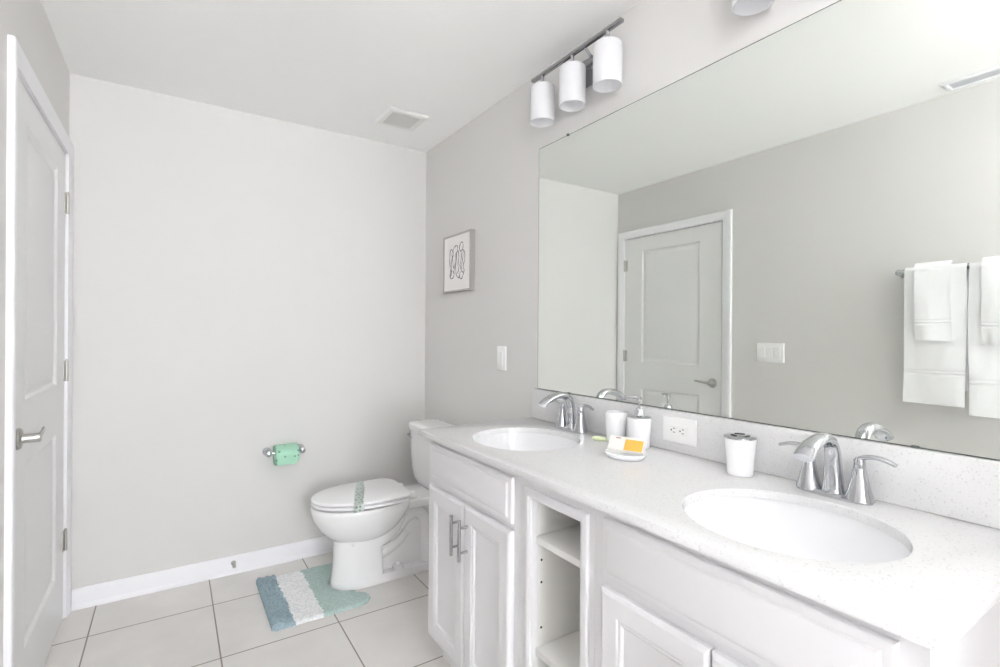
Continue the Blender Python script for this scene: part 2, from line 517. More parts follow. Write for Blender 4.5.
def carcass(y0, y1, cuts):
    """side panels, bottom, back, toe kick and a face frame with the given openings (ya, yb, za, zb)"""
    bm = B()
    add_box(bm, (XFACE + 0.019, y0, 0.0), (-0.008, y0 + 0.016, 0.8755)); add_box(bm, (XFACE + 0.019, y1 - 0.016, 0.0), (-0.008, y1, 0.8755))
    add_box(bm, (XFACE + 0.019, y0 + 0.016, 0.115), (-0.02, y1 - 0.016, 0.131)); add_box(bm, (-0.02, y0 + 0.016, 0.0), (-0.008, y1 - 0.016, 0.8755))
    add_box(bm, (-0.470, y0 + 0.016, 0.0), (-0.458, y1 - 0.016, 0.115))
    face = box((XFACE, y0, 0.115), (XFACE + 0.019, y1, 0.8755))
    face = carve(face, [box((XFACE - 0.05, a, c), (XFACE + 0.05, b, d)) for a, b, c, d in cuts])
    merge(bm, face)
    # notch at the toe: trim the side panels in front of the kick board
    bm = carve(bm, [box((XFACE - 0.1, y0 - 0.05, -0.05), (-0.470, y1 + 0.05, 0.114))])
    return bm


def cabinet_door(parent, y0, y1, handle_y, z0=0.142, z1=0.702):
    d = obj('cabinet_door', frame_loops(B(), DOORP, y0, y1, z0, z1, XDOOR, BACK), 'cabinet', parent, smooth=20)
    bm = B()
    xb = XDOOR - 0.030
    lathe(bm, (xb, handle_y, 0.530), [(0.0048, 0), (0.0058, 0.001), (0.0058, 0.134), (0.0048, 0.135)], 16)
    for z in (0.557, 0.638): lathe(bm, (XDOOR, handle_y, z), [(0.0052, 0.0), (0.0052, -0.004), (0.0042, -0.006), (0.0042, -0.03)], 14, 'x')
    h = obj('handle', bm, 'steel_dark', d); h['label'] = 'brushed metal bar pull'


def sink_cabinet(y0, y1, ya, yb, label):
    """y0 < y1; doors span ya..yb"""
    t = thing('vanity_cabinet', label, 'cabinet', (-0.27, (y0 + y1) / 2, 0), 'white sink base cabinets')
    obj('body', carcass(y0, y1, [(ya + 0.03, yb - 0.03, 0.17, 0.675), (ya + 0.03, yb - 0.03, 0.745, 0.835)]), 'cabinet', t, smooth=0)
    obj('drawer_front', frame_loops(B(), DRAWP, ya, yb, 0.722, 0.857, XDOOR, BACK), 'cabinet', t, smooth=20)
    ym = (ya + yb) / 2
    cabinet_door(t, ym + 0.0015, yb, ym + 0.028)
    cabinet_door(t, ya, ym - 0.0015, ym - 0.028)
    return t

sink_cabinet(-1.8175, -1.220, -1.796, -1.256, 'white two-door sink cabinet with bar pulls beside the toilet')
sink_cabinet(-2.7465, -2.1265, -2.714, -2.161, 'white sink cabinet on the near side of the open shelf')
# open shelf unit between them
t = thing('open_shelf_cabinet', 'narrow white open cabinet with shelves between the two sink cabinets', 'cabinet', (-0.27, -1.99, 0))
obj('body', carcass(-2.1255, -1.8185, [(-2.0835, -1.8815, 0.18, 0.818)]), 'cabinet', t, smooth=0)
obj('front_frame', frame_loops(B(), [(0, 0.004), (0.002, 0.001), (0.005, 0.0), (0.018, 0.0), (0.021, 0.0015), (0.026, 0.003)], -2.108, -1.853, 0.150, 0.846, XFACE - 0.010, 0.0097, hole=True), 'cabinet', t, smooth=20)
for y in (-1.882, -2.083):   # inner lining flush with the opening, drilled with shelf-pin holes
    y2 = y + 0.012 if y > -2 else y - 0.012
    obj('side_lining', box((XFACE + 0.0195, y, 0.132), (-0.0205, y2, 0.862)), 'cabinet_in', t)
for z in (0.643, 0.581, 0.455):
    bm = B(); lathe(bm, (-0.5035, -1.8825, z), [(0.0034, 0.0), (0.0034, -0.0008)], 10, 'y')
    obj('shelf_pin_hole', bm, 'slot', t)
for z in (0.713, 0.404):
    obj('shelf', box((XFACE + 0.012, -2.0822, z - 0.019), (-0.022, -1.8828, z), 0.0012), 'cabinet_in', t)

# ------------------------------------------------------------------ worktop, backsplash, sinks
CF, CY0, CY1 = -0.5664, -2.769, -1.180
SINKS = [(-0.304, -1.530), (-0.318, -2.449)]
AX, AY = 0.187, 0.202


def ellipse_ring(cx, cy, z, ax, ay, n=72): return [(cx + ax * math.cos(2 * math.pi * k / n), cy + ay * math.sin(2 * math.pi * k / n), z) for k in range(n)]

slab = B()
add_box(slab, (CF, CY0, ZC - 0.0205), (0.0045, CY1, ZC), 0.0022, 2)
cut = []
for cx, cy in SINKS:
    c = B(); loft(c, [ellipse_ring(cx, cy, z, AX + e, AY + e) for z, e in ((ZC - 0.06, 0.0), (ZC - 0.003, 0.0), (ZC - 0.001, 0.0008), (ZC + 0.0001, 0.0025), (ZC + 0.03, 0.0025))]); cut.append(c)
ct = obj('countertop', carve(slab, cut), 'quartz', org=(CF / 2, (CY0 + CY1) / 2, ZC - 0.02), smooth=30)
tag(ct, 'long white speckled quartz worktop with two oval sink cutouts', 'countertop')
bs = obj('backsplash', box((-0.0200, CY0, ZC + 0.0003), (0.0045, -1.188, 1.0272), 0.0015), 'quartz', org=(-0.01, -1.98, ZC))
tag(bs, 'low speckled quartz upstand between worktop and mirror', 'backsplash')

for k, (cx, cy) in enumerate(SINKS):
    lab = ['white oval undermount sink nearer the toilet', 'white oval undermount sink beside the toothbrush holder'][k]
    t = thing('sink', lab, 'sink', (cx, cy, ZC - 0.16), 'oval undermount sinks')
    prof_in = [(1.035, -0.0215), (1.02, -0.040), (1.0, -0.07), (0.93, -0.105), (0.80, -0.132), (0.6, -0.147), (0.35, -0.154), (0.12, -0.157)]
    bm = B()
    rings = [ellipse_ring(cx, cy, ZC - 0.0215, AX * 1.13, AY * 1.13)]
    rings += [ellipse_ring(cx + (1 - s) * 0.03, cy, ZC + z, AX * s, AY * s) for s, z in prof_in]
    loft(bm, rings, cap0=False, cap1=True)
    out = [ellipse_ring(cx + (1 - s) * 0.03, cy, ZC + z - 0.012, AX * s + 0.012, AY * s + 0.012) for s, z in prof_in[1:]]
    rings2 = [ellipse_ring(cx, cy, ZC - 0.0215, AX * 1.13, AY * 1.13), ellipse_ring(cx, cy, ZC - 0.031, AX * 1.13, AY * 1.13)] + out
    loft(bm, rings2, cap0=False, cap1=True)
    bmesh.ops.remove_doubles(bm, verts=bm.verts, dist=0.0001)
    obj('basin', bm, 'basin', t, smooth=50)
    bm = B(); lathe(bm, (cx + 0.026, cy, ZC - 0.158), [(0.024, 0.0), (0.024, 0.003), (0.021, 0.0045), (0.016, 0.003), (0.015, 0.006), (0.006, 0.009), (0.0, 0.0095)], 28)
    obj('drain', bm, 'chrome', t)

# ------------------------------------------------------------------ faucets
def faucet(cy):
    t = thing('faucet', 'chrome two-handle faucet behind the sink nearer the toilet', 'faucet', (-0.07, cy, ZC), 'chrome two-handle faucets')
    x = -0.070
    z = ZC + 0.0004
    bm = B()
    loft(bm, [super_ring(x, cy, z, 0.026, 0.079, 2.6, 48), super_ring(x, cy, z + 0.006, 0.026, 0.079, 2.6, 48), super_ring(x, cy, z + 0.011, 0.020, 0.071, 2.6, 48)])
    obj('base_plate', bm, 'chrome', t)
    path = catmull([(x, cy, z + 0.006), (x, cy, z + 0.03), (x - 0.002, cy, z + 0.07), (x - 0.006, cy, z + 0.105), (x - 0.024, cy, z + 0.131), (x - 0.055, cy, z + 0.140), (x - 0.092, cy, z + 0.134), (x - 0.122, cy, z + 0.123), (x - 0.143, cy, z + 0.107)], 5)
    n = len(path); rad = []
    key = [(0.0, (0.0245, 0.0235)), (0.12, (0.0215, 0.021)), (0.30, (0.0175, 0.017)), (0.45, (0.0165, 0.0145)), (0.60, (0.0175, 0.0130)), (0.8, (0.0205, 0.0125)), (1.0, (0.0215, 0.0125))]
    for i in range(n):
        u = i / (n - 1)
        for (a, ra), (b, rb) in zip(key, key[1:]):
            if a <= u <= b:
                w = (u - a) / (b - a); rad.append((ra[0] + (rb[0] - ra[0]) * w, ra[1] + (rb[1] - ra[1]) * w)); break
    bm = B(); sweep(bm, path, rad, 24, side=(0, 1, 0))
    sp = obj('spout', bm, 'chrome', t, smooth=50)
    bm = B(); lathe(bm, (x + 0.024, cy, z + 0.004), [(0.0028, 0), (0.0028, 0.022), (0.006, 0.024), (0.0065, 0.030), (0.004, 0.033), (0.0, 0.034)], 14)
    obj('lift_rod', bm, 'chrome', t)
    for s in (-1, 1):
        hy = cy + s * 0.0535
        bm = B()
        lathe(bm, (x, hy, z + 0.006), [(0.0285, 0.0), (0.0275, 0.006), (0.0225, 0.022), (0.0170, 0.045), (0.0132, 0.068), (0.0122, 0.070), (0.0122, 0.0715), (0.0125, 0.072), (0.0112, 0.086), (0.0085, 0.094), (0.0, 0.096)], 28)
        h = obj('handle', bm, 'chrome', t, smooth=40)
        pth = catmull([(x, hy - s * 0.008, z + 0.090), (x, hy + s * 0.006, z + 0.1005), (x, hy + s * 0.024, z + 0.1055), (x - 0.001, hy + s * 0.046, z + 0.1045), (x - 0.003, hy + s * 0.069, z + 0.097)], 5)
        m_ = len(pth)
        bm = B(); sweep(bm, pth, [(0.0075 + 0.0035 * math.sin(math.pi * min(1, k / (m_ - 1) * 1.1)) * (0.9), 0.0066 - 0.0022 * k / (m_ - 1)) for k in range(m_)], 16, side=(1, 0, 0))
        obj('lever', bm, 'chrome', h, smooth=50)
    return t

f0 = faucet(-1.510)
dup(f0, (0, -2.432 + 1.510, 0), 'chrome two-handle faucet on the near side of the toothbrush holder')

# ------------------------------------------------------------------ mirror with clips
MY0, MY1, MZ0, MZ1 = -2.735, -1.2019, 1.0277, 2.0978
bm = B()
frame_loops(bm, [(0, 0.0006), (0.0008, 0.0), (0.0028, 0.0)], MY0, MY1, MZ0, MZ1, 0.0, 0.0047)
bmesh.ops.recalc_face_normals(bm, faces=bm.faces)
for f in bm.faces: f.material_index = 0 if (f.normal.x < -0.9 and f.calc_area() > 0.5 and f.calc_center_median().x < 0.001) else 1
mir = obj('mirror', bm, ['mirror', 'mirror_edge'], org=(0.002, (MY0 + MY1) / 2, MZ0), smooth=0)
tag(mir, 'large frameless wall mirror above the worktop', 'mirror')
for y, z in ((-1.399, MZ1), (-2.46, MZ1), (-1.416, MZ0), (-2.564, MZ0)):
    s = 1 if z == MZ1 else -1
    bm = B()
    add_box(bm, (-0.0035, y - 0.007, z - s * 0.005), (-0.0005, y + 0.007, z + s * 0.004), 0.0012)
    lathe(bm, (-0.0035, y, z + s * 0.001), [(0.004, 0.0), (0.0035, -0.0012), (0.0, -0.0016)], 12, 'x')
    c = obj('mirror_clip', bm, 'mirror_edge', mir)

# ------------------------------------------------------------------ vanity light fixtures
SHX = -0.060
def vanity_light(y_first):
    yc = y_first - 0.190
    t = thing('vanity_light', 'three-shade chrome wall light above the far end of the mirror', 'wall light', (0.004, yc, 2.30), 'three-shade wall lights')
    bm = box((-0.007, yc - 0.125, 2.248), (0.0045, yc + 0.125, 2.358), 0.003)
    obj('backplate', bm, 'steel_dark', t)
    for k in (-1, 1):
        bm = B(); tube(bm, [(-0.006, yc + k * 0.06, 2.345), (-0.022, yc + k * 0.061, 2.349), (-0.040, yc + k * 0.063, 2.360), (SHX + 0.006, yc + k * 0.064, 2.3695)], 0.006, 12)
        obj('arm', bm, 'chrome', t)
    bm = box((SHX - 0.009, yc - 0.260, 2.364), (SHX + 0.009, yc + 0.260, 2.377), 0.002)
    obj('bar', bm, 'steel_dark', t)
    for k in (-1, 0, 1):
        y = yc - k * 0.190
        bm = B()
        lathe(bm, (SHX, y, 2.167), [(0.0515, 0.0), (0.0522, 0.003), (0.0522, 0.144), (0.051, 0.149), (0.047, 0.152), (0.015, 0.153), (0.015, 0.150), (0.046, 0.1485), (0.0480, 0.143), (0.0485, 0.003), (0.0495, 0.0), (0.0515, 0.0)], 40, cap0=False, cap1=False)
        bmesh.ops.remove_doubles(bm, verts=bm.verts, dist=1e-5)
        s = obj('lamp_shade', bm, 'opal', t, smooth=40)
        bm = B(); lathe(bm, (SHX, y, 2.321), [(0.019, 0.0), (0.019, 0.004), (0.011, 0.006), (0.008, 0.010), (0.008, 0.046)], 24)
        lathe(bm, (SHX, y, 2.268), [(0.014, 0.0), (0.014, 0.053)], 20)
        obj('socket', bm, 'chrome', s)
        bm = B(); lathe(bm, (SHX, y, 2.200), [(0.0, 0.0), (0.012, 0.003), (0.020, 0.012), (0.024, 0.026), (0.020, 0.044), (0.013, 0.060), (0.0125, 0.068)], 20)
        obj('bulb', bm, 'opal', s, smooth=60)
        l = bpy.data.lights.new('bulb_light', 'SPOT'); l.energy = VANITY_LAMP_W; l.shadow_soft_size = 0.03; l.color = (1, 0.99, 0.975)
        l.spot_size = math.radians(125); l.spot_blend = 1.0
        lo = bpy.data.objects.new('bulb_light', l); C.objects.link(lo); lo.location = (SHX, y, 2.166)
        lo.rotation_euler = Vector((-0.55, 0, -1)).to_track_quat('-Z', 'Y').to_euler()
    return t

v0 = vanity_light(-1.302)
v1 = vanity_light(-2.224)
v1['label'] = 'three-shade chrome wall light above the near end of the mirror'

# ------------------------------------------------------------------ ceiling vents
t = thing('exhaust_vent', 'square white exhaust fan grille in the ceiling near the far wall', 'vent', (-0.324, -0.392, H))
bm = B()
def ring_frame_z(bm, cx, cy, hx, hy, prof, hole=False):
    rings = [[(cx - hx + i, cy - hy + i, z), (cx + hx - i, cy - hy + i, z), (cx + hx - i, cy + hy - i, z), (cx - hx + i, cy + hy - i, z)] for i, z in prof]
    return loft(bm, rings, cap0=True, cap1=not hole)
ring_frame_z(bm, -0.324, -0.392, 0.112, 0.112, [(0, H - 0.0005), (0, H - 0.005), (0.012, H - 0.012), (0.032, H - 0.013), (0.034, H - 0.006)])
obj('frame', bm, 'vent', t, smooth=20)
bm = B()
for k in range(13):
    y = -0.392 - 0.072 + k * 0.012
    add_box(bm, (-0.324 - 0.077, y - 0.0036, H - 0.0125), (-0.324 + 0.077, y + 0.0036, H - 0.0062))
obj('grille', bm, 'vent_in', t, smooth=0)

t = thing('air_register', 'long metal air supply register in the ceiling above the towels', 'vent', (-1.66, -2.33, H))
bm = B()
ring_frame_z(bm, -1.665, -2.335, 0.060, 0.185, [(0, H - 0.0005), (0, H - 0.004), (0.010, H - 0.010), (0.022, H - 0.010), (0.024, H - 0.004)])
obj('frame', bm, 'register', t, smooth=20)
bm = B()
for k in range(5):
    x = -1.665 - 0.030 + k * 0.015
    loft(bm, [[(x - 0.0065, yy, H - 0.0042), (x - 0.005, yy, H - 0.0042), (x + 0.0072, yy, H - 0.0070), (x + 0.0057, yy, H - 0.0070)] for yy in (-2.335 - 0.160, -2.335 + 0.160)])
obj('louver', bm, 'register', t, smooth=0)

# ------------------------------------------------------------------ picture on the right wall
t = thing('framed_picture', 'small silver framed black line drawing on the wall above the toilet', 'picture', (0.0, -0.44, 1.512))
PY_0, PY_1, PZ0, PZ1 = -0.634, -0.309, 1.508, 1.836
bm = B(); frame_loops(bm, [(0, 0.001), (0.001, 0.0), (0.009, 0.0), (0.010, 0.001), (0.0105, 0.006)], PY_0, PY_1, PZ0, PZ1, -0.0245, 0.029, hole=True)
obj('frame', bm, 'silver_frame', t, smooth=20)
pr = obj('print', box((-0.0195, PY_0 + 0.0098, PZ0 + 0.0098), (-0.010, PY_1 - 0.0098, PZ1 - 0.0098)), 'paper', t)
# strokes in the picture's own (u to the right, v up) unit frame
strokes = [
    [(0.24, 0.74), (0.29, 0.77), (0.34, 0.73), (0.36, 0.66), (0.31, 0.60), (0.28, 0.48), (0.30, 0.36), (0.26, 0.27), (0.24, 0.32), (0.30, 0.38)],
    [(0.24, 0.74), (0.22, 0.62), (0.23, 0.48), (0.26, 0.36), (0.23, 0.28), (0.28, 0.22), (0.36, 0.24), (0.40, 0.31), (0.36, 0.36)],
    [(0.34, 0.73), (0.42, 0.80), (0.49, 0.82), (0.53, 0.78), (0.52, 0.70), (0.47, 0.68), (0.46, 0.58), (0.42, 0.44), (0.38, 0.32)],
    [(0.48, 0.70), (0.50, 0.58), (0.46, 0.45), (0.47, 0.34), (0.50, 0.26), (0.57, 0.22), (0.62, 0.24)],
    [(0.60, 0.78), (0.66, 0.85), (0.72, 0.84), (0.74, 0.77), (0.70, 0.71), (0.63, 0.70), (0.60, 0.76), (0.64, 0.82)],
    [(0.72, 0.72), (0.80, 0.66), (0.80, 0.52), (0.75, 0.42), (0.78, 0.33), (0.72, 0.22), (0.66, 0.19), (0.60, 0.24), (0.64, 0.32)],
    [(0.66, 0.70), (0.68, 0.58), (0.63, 0.46), (0.66, 0.36), (0.74, 0.30)],
    [(0.56, 0.72), (0.58, 0.60), (0.55, 0.48), (0.57, 0.36), (0.53, 0.30)],
    [(0.74, 0.70), (0.73, 0.56), (0.69, 0.44), (0.70, 0.36)],
    [(0.30, 0.70), (0.33, 0.58), (0.36, 0.46), (0.38, 0.40)],
]
bm = B()
pu, pv = (PY_1 - 0.01) - (PY_0 + 0.01), (PZ1 - PZ0) - 0.02
for k, s in enumerate(strokes):
    pts = catmull([(-0.0197, (PY_1 - 0.01) - u * pu, PZ0 + 0.01 + v * pv) for u, v in s], 6)
    nn = len(pts)
    sweep(bm, pts, [(0.0008, 0.0012 + 0.0020 * abs(math.sin(i * 0.37 + k))) for i in range(nn)], 6, side=(1, 0, 0))
obj('ink_drawing', bm, 'ink', pr, smooth=0)

# ------------------------------------------------------------------ switches and outlet
t = thing('light_switch', 'single white rocker switch plate between picture and mirror', 'light switch', (0.004, -0.908, 1.149))
bm = B(); frame_loops(bm, [(0, 0.003), (0.002, 0.001), (0.005, 0.0)], -0.9455, -0.8705, 1.090, 1.209, -0.0025, 0.007); obj('plate', bm, 'plastic', t, smooth=20)
bm = B(); frame_loops(bm, [(0, 0.002), (0.001, 0.0)], -0.9255, -0.8905, 1.1155, 1.1835, -0.0050, 0.003); obj('rocker', bm, 'plastic', t, smooth=20)

t = thing('triple_light_switch', 'white three-rocker switch plate beside the door', 'light switch', (-W, -1.288, 1.163))
bm = B(); frame_loops(bm, [(0, 0.003), (0.002, 0.001), (0.005, 0.0)], -1.374, -1.202, 1.104, 1.224, -W + 0.0065, 0.0065, sgn=1); obj('plate', bm, 'plastic', t, smooth=20)
for k in (-1, 0, 1):
    y = -1.288 + k * 0.046
    bm = B(); frame_loops(bm, [(0, 0.002), (0.001, 0.0)], y - 0.0165, y + 0.0165, 1.130, 1.198, -W + 0.0095, 0.0035, sgn=1); obj('rocker', bm, 'plastic', t, smooth=20)

t = thing('power_outlet', 'white duplex power outlet in the backsplash beside the soap dispenser', 'outlet', (-0.02, -1.970, 0.968))
bm = B(); frame_loops(bm, [(0, 0.003), (0.002, 0.001), (0.005, 0.0)], -2.031, -1.908, 0.928, 1.009, -0.0265, 0.0063); obj('plate', bm, 'plastic', t, smooth=20)
bm = B(); frame_loops(bm, [(0, 0.0015), (0.001, 0.0)], -2.003, -1.936, 0.951, 0.986, -0.0285, 0.0022); rc = obj('receptacle', bm, 'plastic', t, smooth=20)
bm = B()
for y in (-1.953, -1.986):
    for dz in (-0.0062, 0.0062): add_box(bm, (-0.0287, y - 0.0048, 0.9685 + dz - 0.001), (-0.0280, y + 0.0030, 0.9685 + dz + 0.001))
    lathe(bm, (-0.0280, y + 0.0095, 0.9685), [(0.0026, 0), (0.0026, -0.0007)], 10, 'x')
obj('slot', bm, 'slot', rc, smooth=0)
for y in (-1.9155, -2.0235):
    bm = B(); lathe(bm, (-0.0265, y, 0.9685), [(0.003, 0.0005), (0.003, -0.0006), (0.0015, -0.001)], 12, 'x')
    obj('screw', bm, 'plastic', t)

# ------------------------------------------------------------------ toilet
TY = -0.440
def egg(xf, xb, w, z, n=56, xc=None, wb=None, cy=TY, eb=2.0, ef=2.0):
    """egg outline: front half-ellipse to -x, rear part narrowing to half width wb at xb with rounded corners"""
    if xc is None: xc = xf + (xb - xf) * 0.52
    pts = []
    for k in range(n):
        a = 2 * math.pi * k / n
        c, s = math.cos(a), math.sin(a)
        if c < 0: pts.append((xc + (xc - xf) * -abs(c) ** (2 / ef), cy + w * math.copysign(abs(s) ** (2 / ef), s), z))
        else: pts.append((xc + (xb - xc) * abs(c) ** (2 / eb), cy + w * math.copysign(abs(s) ** (2 / eb), s), z))
    return pts

toilet = thing('toilet', 'white two-piece toilet standing between far wall and vanity', 'toilet', (-0.4, TY, 0))
bm = B()
# pedestal and plinth
ped = [(0.000, -0.698, -0.110, 0.092), (0.006, -0.701, -0.108, 0.096), (0.036, -0.699, -0.110, 0.095), (0.045, -0.697, -0.112, 0.091), (0.0455, -0.697, -0.452, 0.091),
       (0.10, -0.692, -0.455, 0.088), (0.186, -0.688, -0.462, 0.089), (0.198, -0.688, -0.425, 0.090), (0.220, -0.688, -0.390, 0.092), (0.245, -0.690, -0.367, 0.095), (0.29, -0.690, -0.346, 0.101), (0.33, -0.69, -0.325, 0.108), (0.37, -0.69, -0.300, 0.114)]
loft(bm, [egg(a, b, w, z, xc=a + 0.115, eb=9.0, ef=2.1) for z, a, b, w in ped])
# bowl
bowl = [(0.205, -0.655, -0.46, 0.060), (0.228, -0.682, -0.42, 0.088), (0.250, -0.710, -0.395, 0.112), (0.275, -0.738, -0.37, 0.134), (0.300, -0.758, -0.35, 0.151), (0.330, -0.776, -0.325, 0.166),
        (0.360, -0.790, -0.305, 0.176), (0.392, -0.797, -0.295, 0.182), (0.408, -0.797, -0.293, 0.182), (0.413, -0.793, -0.296, 0.178), (0.4135, -0.74, -0.33, 0.13)]
loft(bm, [egg(a, b, w, z, xc=-0.545, eb=2.6) for z, a, b, w in bowl])
# rear deck under seat hinges and tank
loft(bm, [super_ring(cx_, TY, z, hx, hy, 6, 48) for z, cx_, hx, hy in ((0.352, -0.205, 0.170, 0.100), (0.358, -0.205, 0.178, 0.112), (0.396, -0.205, 0.184, 0.122), (0.403, -0.205, 0.180, 0.118))])
bowl_o = obj('bowl', bm, 'porcelain', toilet, smooth=45)
# recessed trapway between column and wall
bm = B()
loft(bm, [egg(-0.49, -0.13, 0.050, z, xc=-0.40, eb=8.0) for z in (0.04, 0.30, 0.345)])
for s in (-1, 1):
    pth = catmull([(-0.50, TY + s * 0.036, 0.205), (-0.43, TY + s * 0.040, 0.212), (-0.375, TY + s * 0.042, 0.245), (-0.325, TY + s * 0.042, 0.298), (-0.27, TY + s * 0.042, 0.315), (-0.225, TY + s * 0.042, 0.285), (-0.205, TY + s * 0.042, 0.22), (-0.20, TY + s * 0.042, 0.13), (-0.20, TY + s * 0.042, 0.03)], 6)
    sweep(bm, pth, (0.038, 0.036), 16, side=(0, 1, 0))
    pth = catmull([(-0.47, TY + s * 0.046, 0.12), (-0.42, TY + s * 0.047, 0.14), (-0.36, TY + s * 0.048, 0.175), (-0.32, TY + s * 0.048, 0.22)], 6)
    sweep(bm, pth, (0.014, 0.020), 14, side=(0, 1, 0))
    lathe(bm, (-0.375, TY + s * 0.070, 0.044), [(0.030, 0), (0.026, 0.02), (0.016, 0.024)], 18)
obj('trapway', bm, 'porcelain', toilet, smooth=50)
for s in (-1, 1):
    bm = B(); lathe(bm, (-0.375, TY + s * 0.071, 0.0675), [(0.0125, 0.0), (0.0125, 0.006), (0.010, 0.013), (0.005, 0.017), (0.0, 0.018)], 18)
    obj('bolt_cap', bm, 'seat', toilet)
bm = B(); lathe(bm, (-0.615, TY - 0.088, 0.222), [(0.007, 0.003), (0.006, -0.0025), (0.0, -0.003)], 14, 'y')
sc_ = obj('plug', bm, 'vent_in', toilet)
# seat ring and lid
def slab_egg(z0, z1, grow, xb):
    b_ = B()
    rr = [(z0, -0.006), (z0 + 0.003, -0.001), (z0 + 0.006, 0), (z1 - 0.006, 0), (z1 - 0.002, -0.003), (z1, -0.010)]
    rings = [egg(-0.793 - grow - e, xb + e, 0.180 + grow + e, z, cy=TY - 0.004, xc=-0.520, eb=5.0, n=96) for z, e in rr]
    loft(b_, rings)
    return b_
seat = obj('seat', slab_egg(0.4205, 0.4350, 0.0, -0.330), 'seat', toilet, smooth=40)
bm = slab_egg(0.4415, 0.4570, 0.002, -0.326)
lid = obj('lid', bm, 'seat', toilet, smooth=40)
for s in (-1, 1):
    bm = B()
    add_box(bm, (-0.340, TY + s * 0.075 - 0.02, 0.404), (-0.292, TY + s * 0.075 + 0.02, 0.4385), 0.006, 3)
    lathe(bm, (-0.285, TY + s * 0.075, 0.4035), [(0.012, 0.0), (0.012, 0.008), (0.006, 0.012)], 16)
    obj('seat_hinge', bm, 'seat', toilet)
# tank
bm = B()
loft(bm, [super_ring(cx_ - 0.008, TY, z, hx, hy, e, 56) for z, cx_, hx, hy, e in ((0.4035, -0.102, 0.060, 0.135, 4), (0.408, -0.103, 0.070, 0.160, 4), (0.420, -0.104, 0.080, 0.184, 4), (0.445, -0.104, 0.085, 0.198, 5), (0.50, -0.105, 0.088, 0.205, 6), (0.60, -0.105, 0.091, 0.209, 7), (0.715, -0.106, 0.094, 0.213, 7))])
tank = obj('tank', bm, 'porcelain', toilet, smooth=45)
bm = B()
loft(bm, [super_ring(-0.115, TY, z, hx, hy, 7, 56) for z, hx, hy in ((0.7155, 0.098, 0.219), (0.7175, 0.102, 0.222), (0.742, 0.102, 0.223), (0.750, 0.099, 0.220), (0.7545, 0.090, 0.212), (0.756, 0.07, 0.19))])
obj('tank_lid', bm, 'porcelain', toilet, smooth=45)
bm = B()
lathe(bm, (-0.200, TY + 0.186, 0.684), [(0.014, 0.002), (0.014, -0.006), (0.008, -0.009), (0.008, -0.018)], 18, 'x')
sweep(bm, catmull([(-0.217, TY + 0.186, 0.684), (-0.222, TY + 0.16, 0.682), (-0.223, TY + 0.12, 0.676)], 5), (0.0045, 0.007), 12)
obj('flush_lever', bm, 'chrome', tank)
# paper band across the closed lid
bm = B()
xs = (-0.024, 0.024)
prof = [(TY - 0.1885, 0.4205), (TY - 0.1895, 0.4430), (TY - 0.1875, 0.4540), (TY - 0.173, 0.4584), (TY, 0.4586), (TY + 0.163, 0.4584), (TY + 0.1790, 0.4540), (TY + 0.1810, 0.4430), (TY + 0.1800, 0.4205)]
top = [[(-0.556 + 0.34 * (y - TY) + x, y, z) for y, z in prof] for x in xs]
vs = [[bm.verts.new(p) for p in r] for r in top]
for k in range(len(prof) - 1): bm.faces.new((vs[0][k], vs[0][k + 1], vs[1][k + 1], vs[1][k]))
bmesh.ops.solidify(bm, geom=list(bm.faces), thickness=-0.0008)
band = obj('paper_band', bm, 'band', org=(-0.56, TY, 0.4592), smooth=40)
tag(band, 'narrow green patterned paper band across the closed toilet lid', 'paper band')

# ------------------------------------------------------------------ contour rug
def rug_outline():
    x0, x1, y0, y1 = -1.009, -0.566, -0.690, -0.190
    P = []
    def arc(cx, cy, r, a0, a1, n=10):
        for k in range(n + 1):
            a = math.radians(a0 + (a1 - a0) * k / n); P.append((cx + r * math.cos(a), cy + r * math.sin(a)))
    arc(x0 + 0.02, y0 + 0.02, 0.02, 180, 270); arc(x1 - 0.06, y0 + 0.062, 0.062, -90, 80)
    arc(-0.604, TY + 0.0, 0.101, 270, 90, 24)
    arc(x1 - 0.06, y1 - 0.062, 0.062, -80, 90); arc(x0 + 0.02, y1 - 0.02, 0.02, 90, 180)
    return P

def in_poly(x, y, P):
    c = False; j = len(P) - 1
    for i in range(len(P)):
        if (P[i][1] > y) != (P[j][1] > y) and x < (P[j][0] - P[i][0]) * (y - P[i][1]) / (P[j][1] - P[i][1]) + P[i][0]: c = not c
        j = i
    return c

P = rug_outline()
bm = B()
GS = 0.006
def edge_dist(x, y):
    best = 9
    for i in range(len(P)):
        ax, ay = P[i - 1]; bx, by = P[i]
        dx, dy = bx - ax, by - ay; L2 = dx * dx + dy * dy
        t_ = 0 if L2 == 0 else max(0, min(1, ((x - ax) * dx + (y - ay) * dy) / L2))
        best = min(best, math.hypot(x - ax - dx * t_, y - ay - dy * t_))
    return best
vg = {}
nx, ny = int(0.46 / GS) + 2, int(0.52 / GS) + 2
for i in range(nx):
    for j in range(ny):
        x, y = -1.012 + i * GS, -0.694 + j * GS
        if not in_poly(x, y, P): continue
        d = edge_dist(x, y)
        shag = x < -0.915 + 0.012 * noise.noise((0, y * 30, 0))
        hgt = (0.022 if shag else 0.012)
        amp = 0.015 if shag else 0.002
        fq = 62 if shag else 150
        nz = noise.noise((x * fq, y * fq, 3.1)) + 0.5 * noise.noise((x * fq * 2.1, y * fq * 2.1, 7.7))
        rnd = min(1.0, (d + 0.002) / 0.012)
        vg[i, j] = bm.verts.new((x + 0.002 * noise.noise((x * 200, y * 200, 1)), y + 0.002 * noise.noise((x * 200, y * 200, 9)), 0.004 + hgt * math.sqrt(rnd) + amp * nz * rnd))
for (i, j), v in list(vg.items()):
    q = [(i, j), (i + 1, j), (i + 1, j + 1), (i, j + 1)]
    if all(k in vg for k in q): bm.faces.new([vg[k] for k in q])
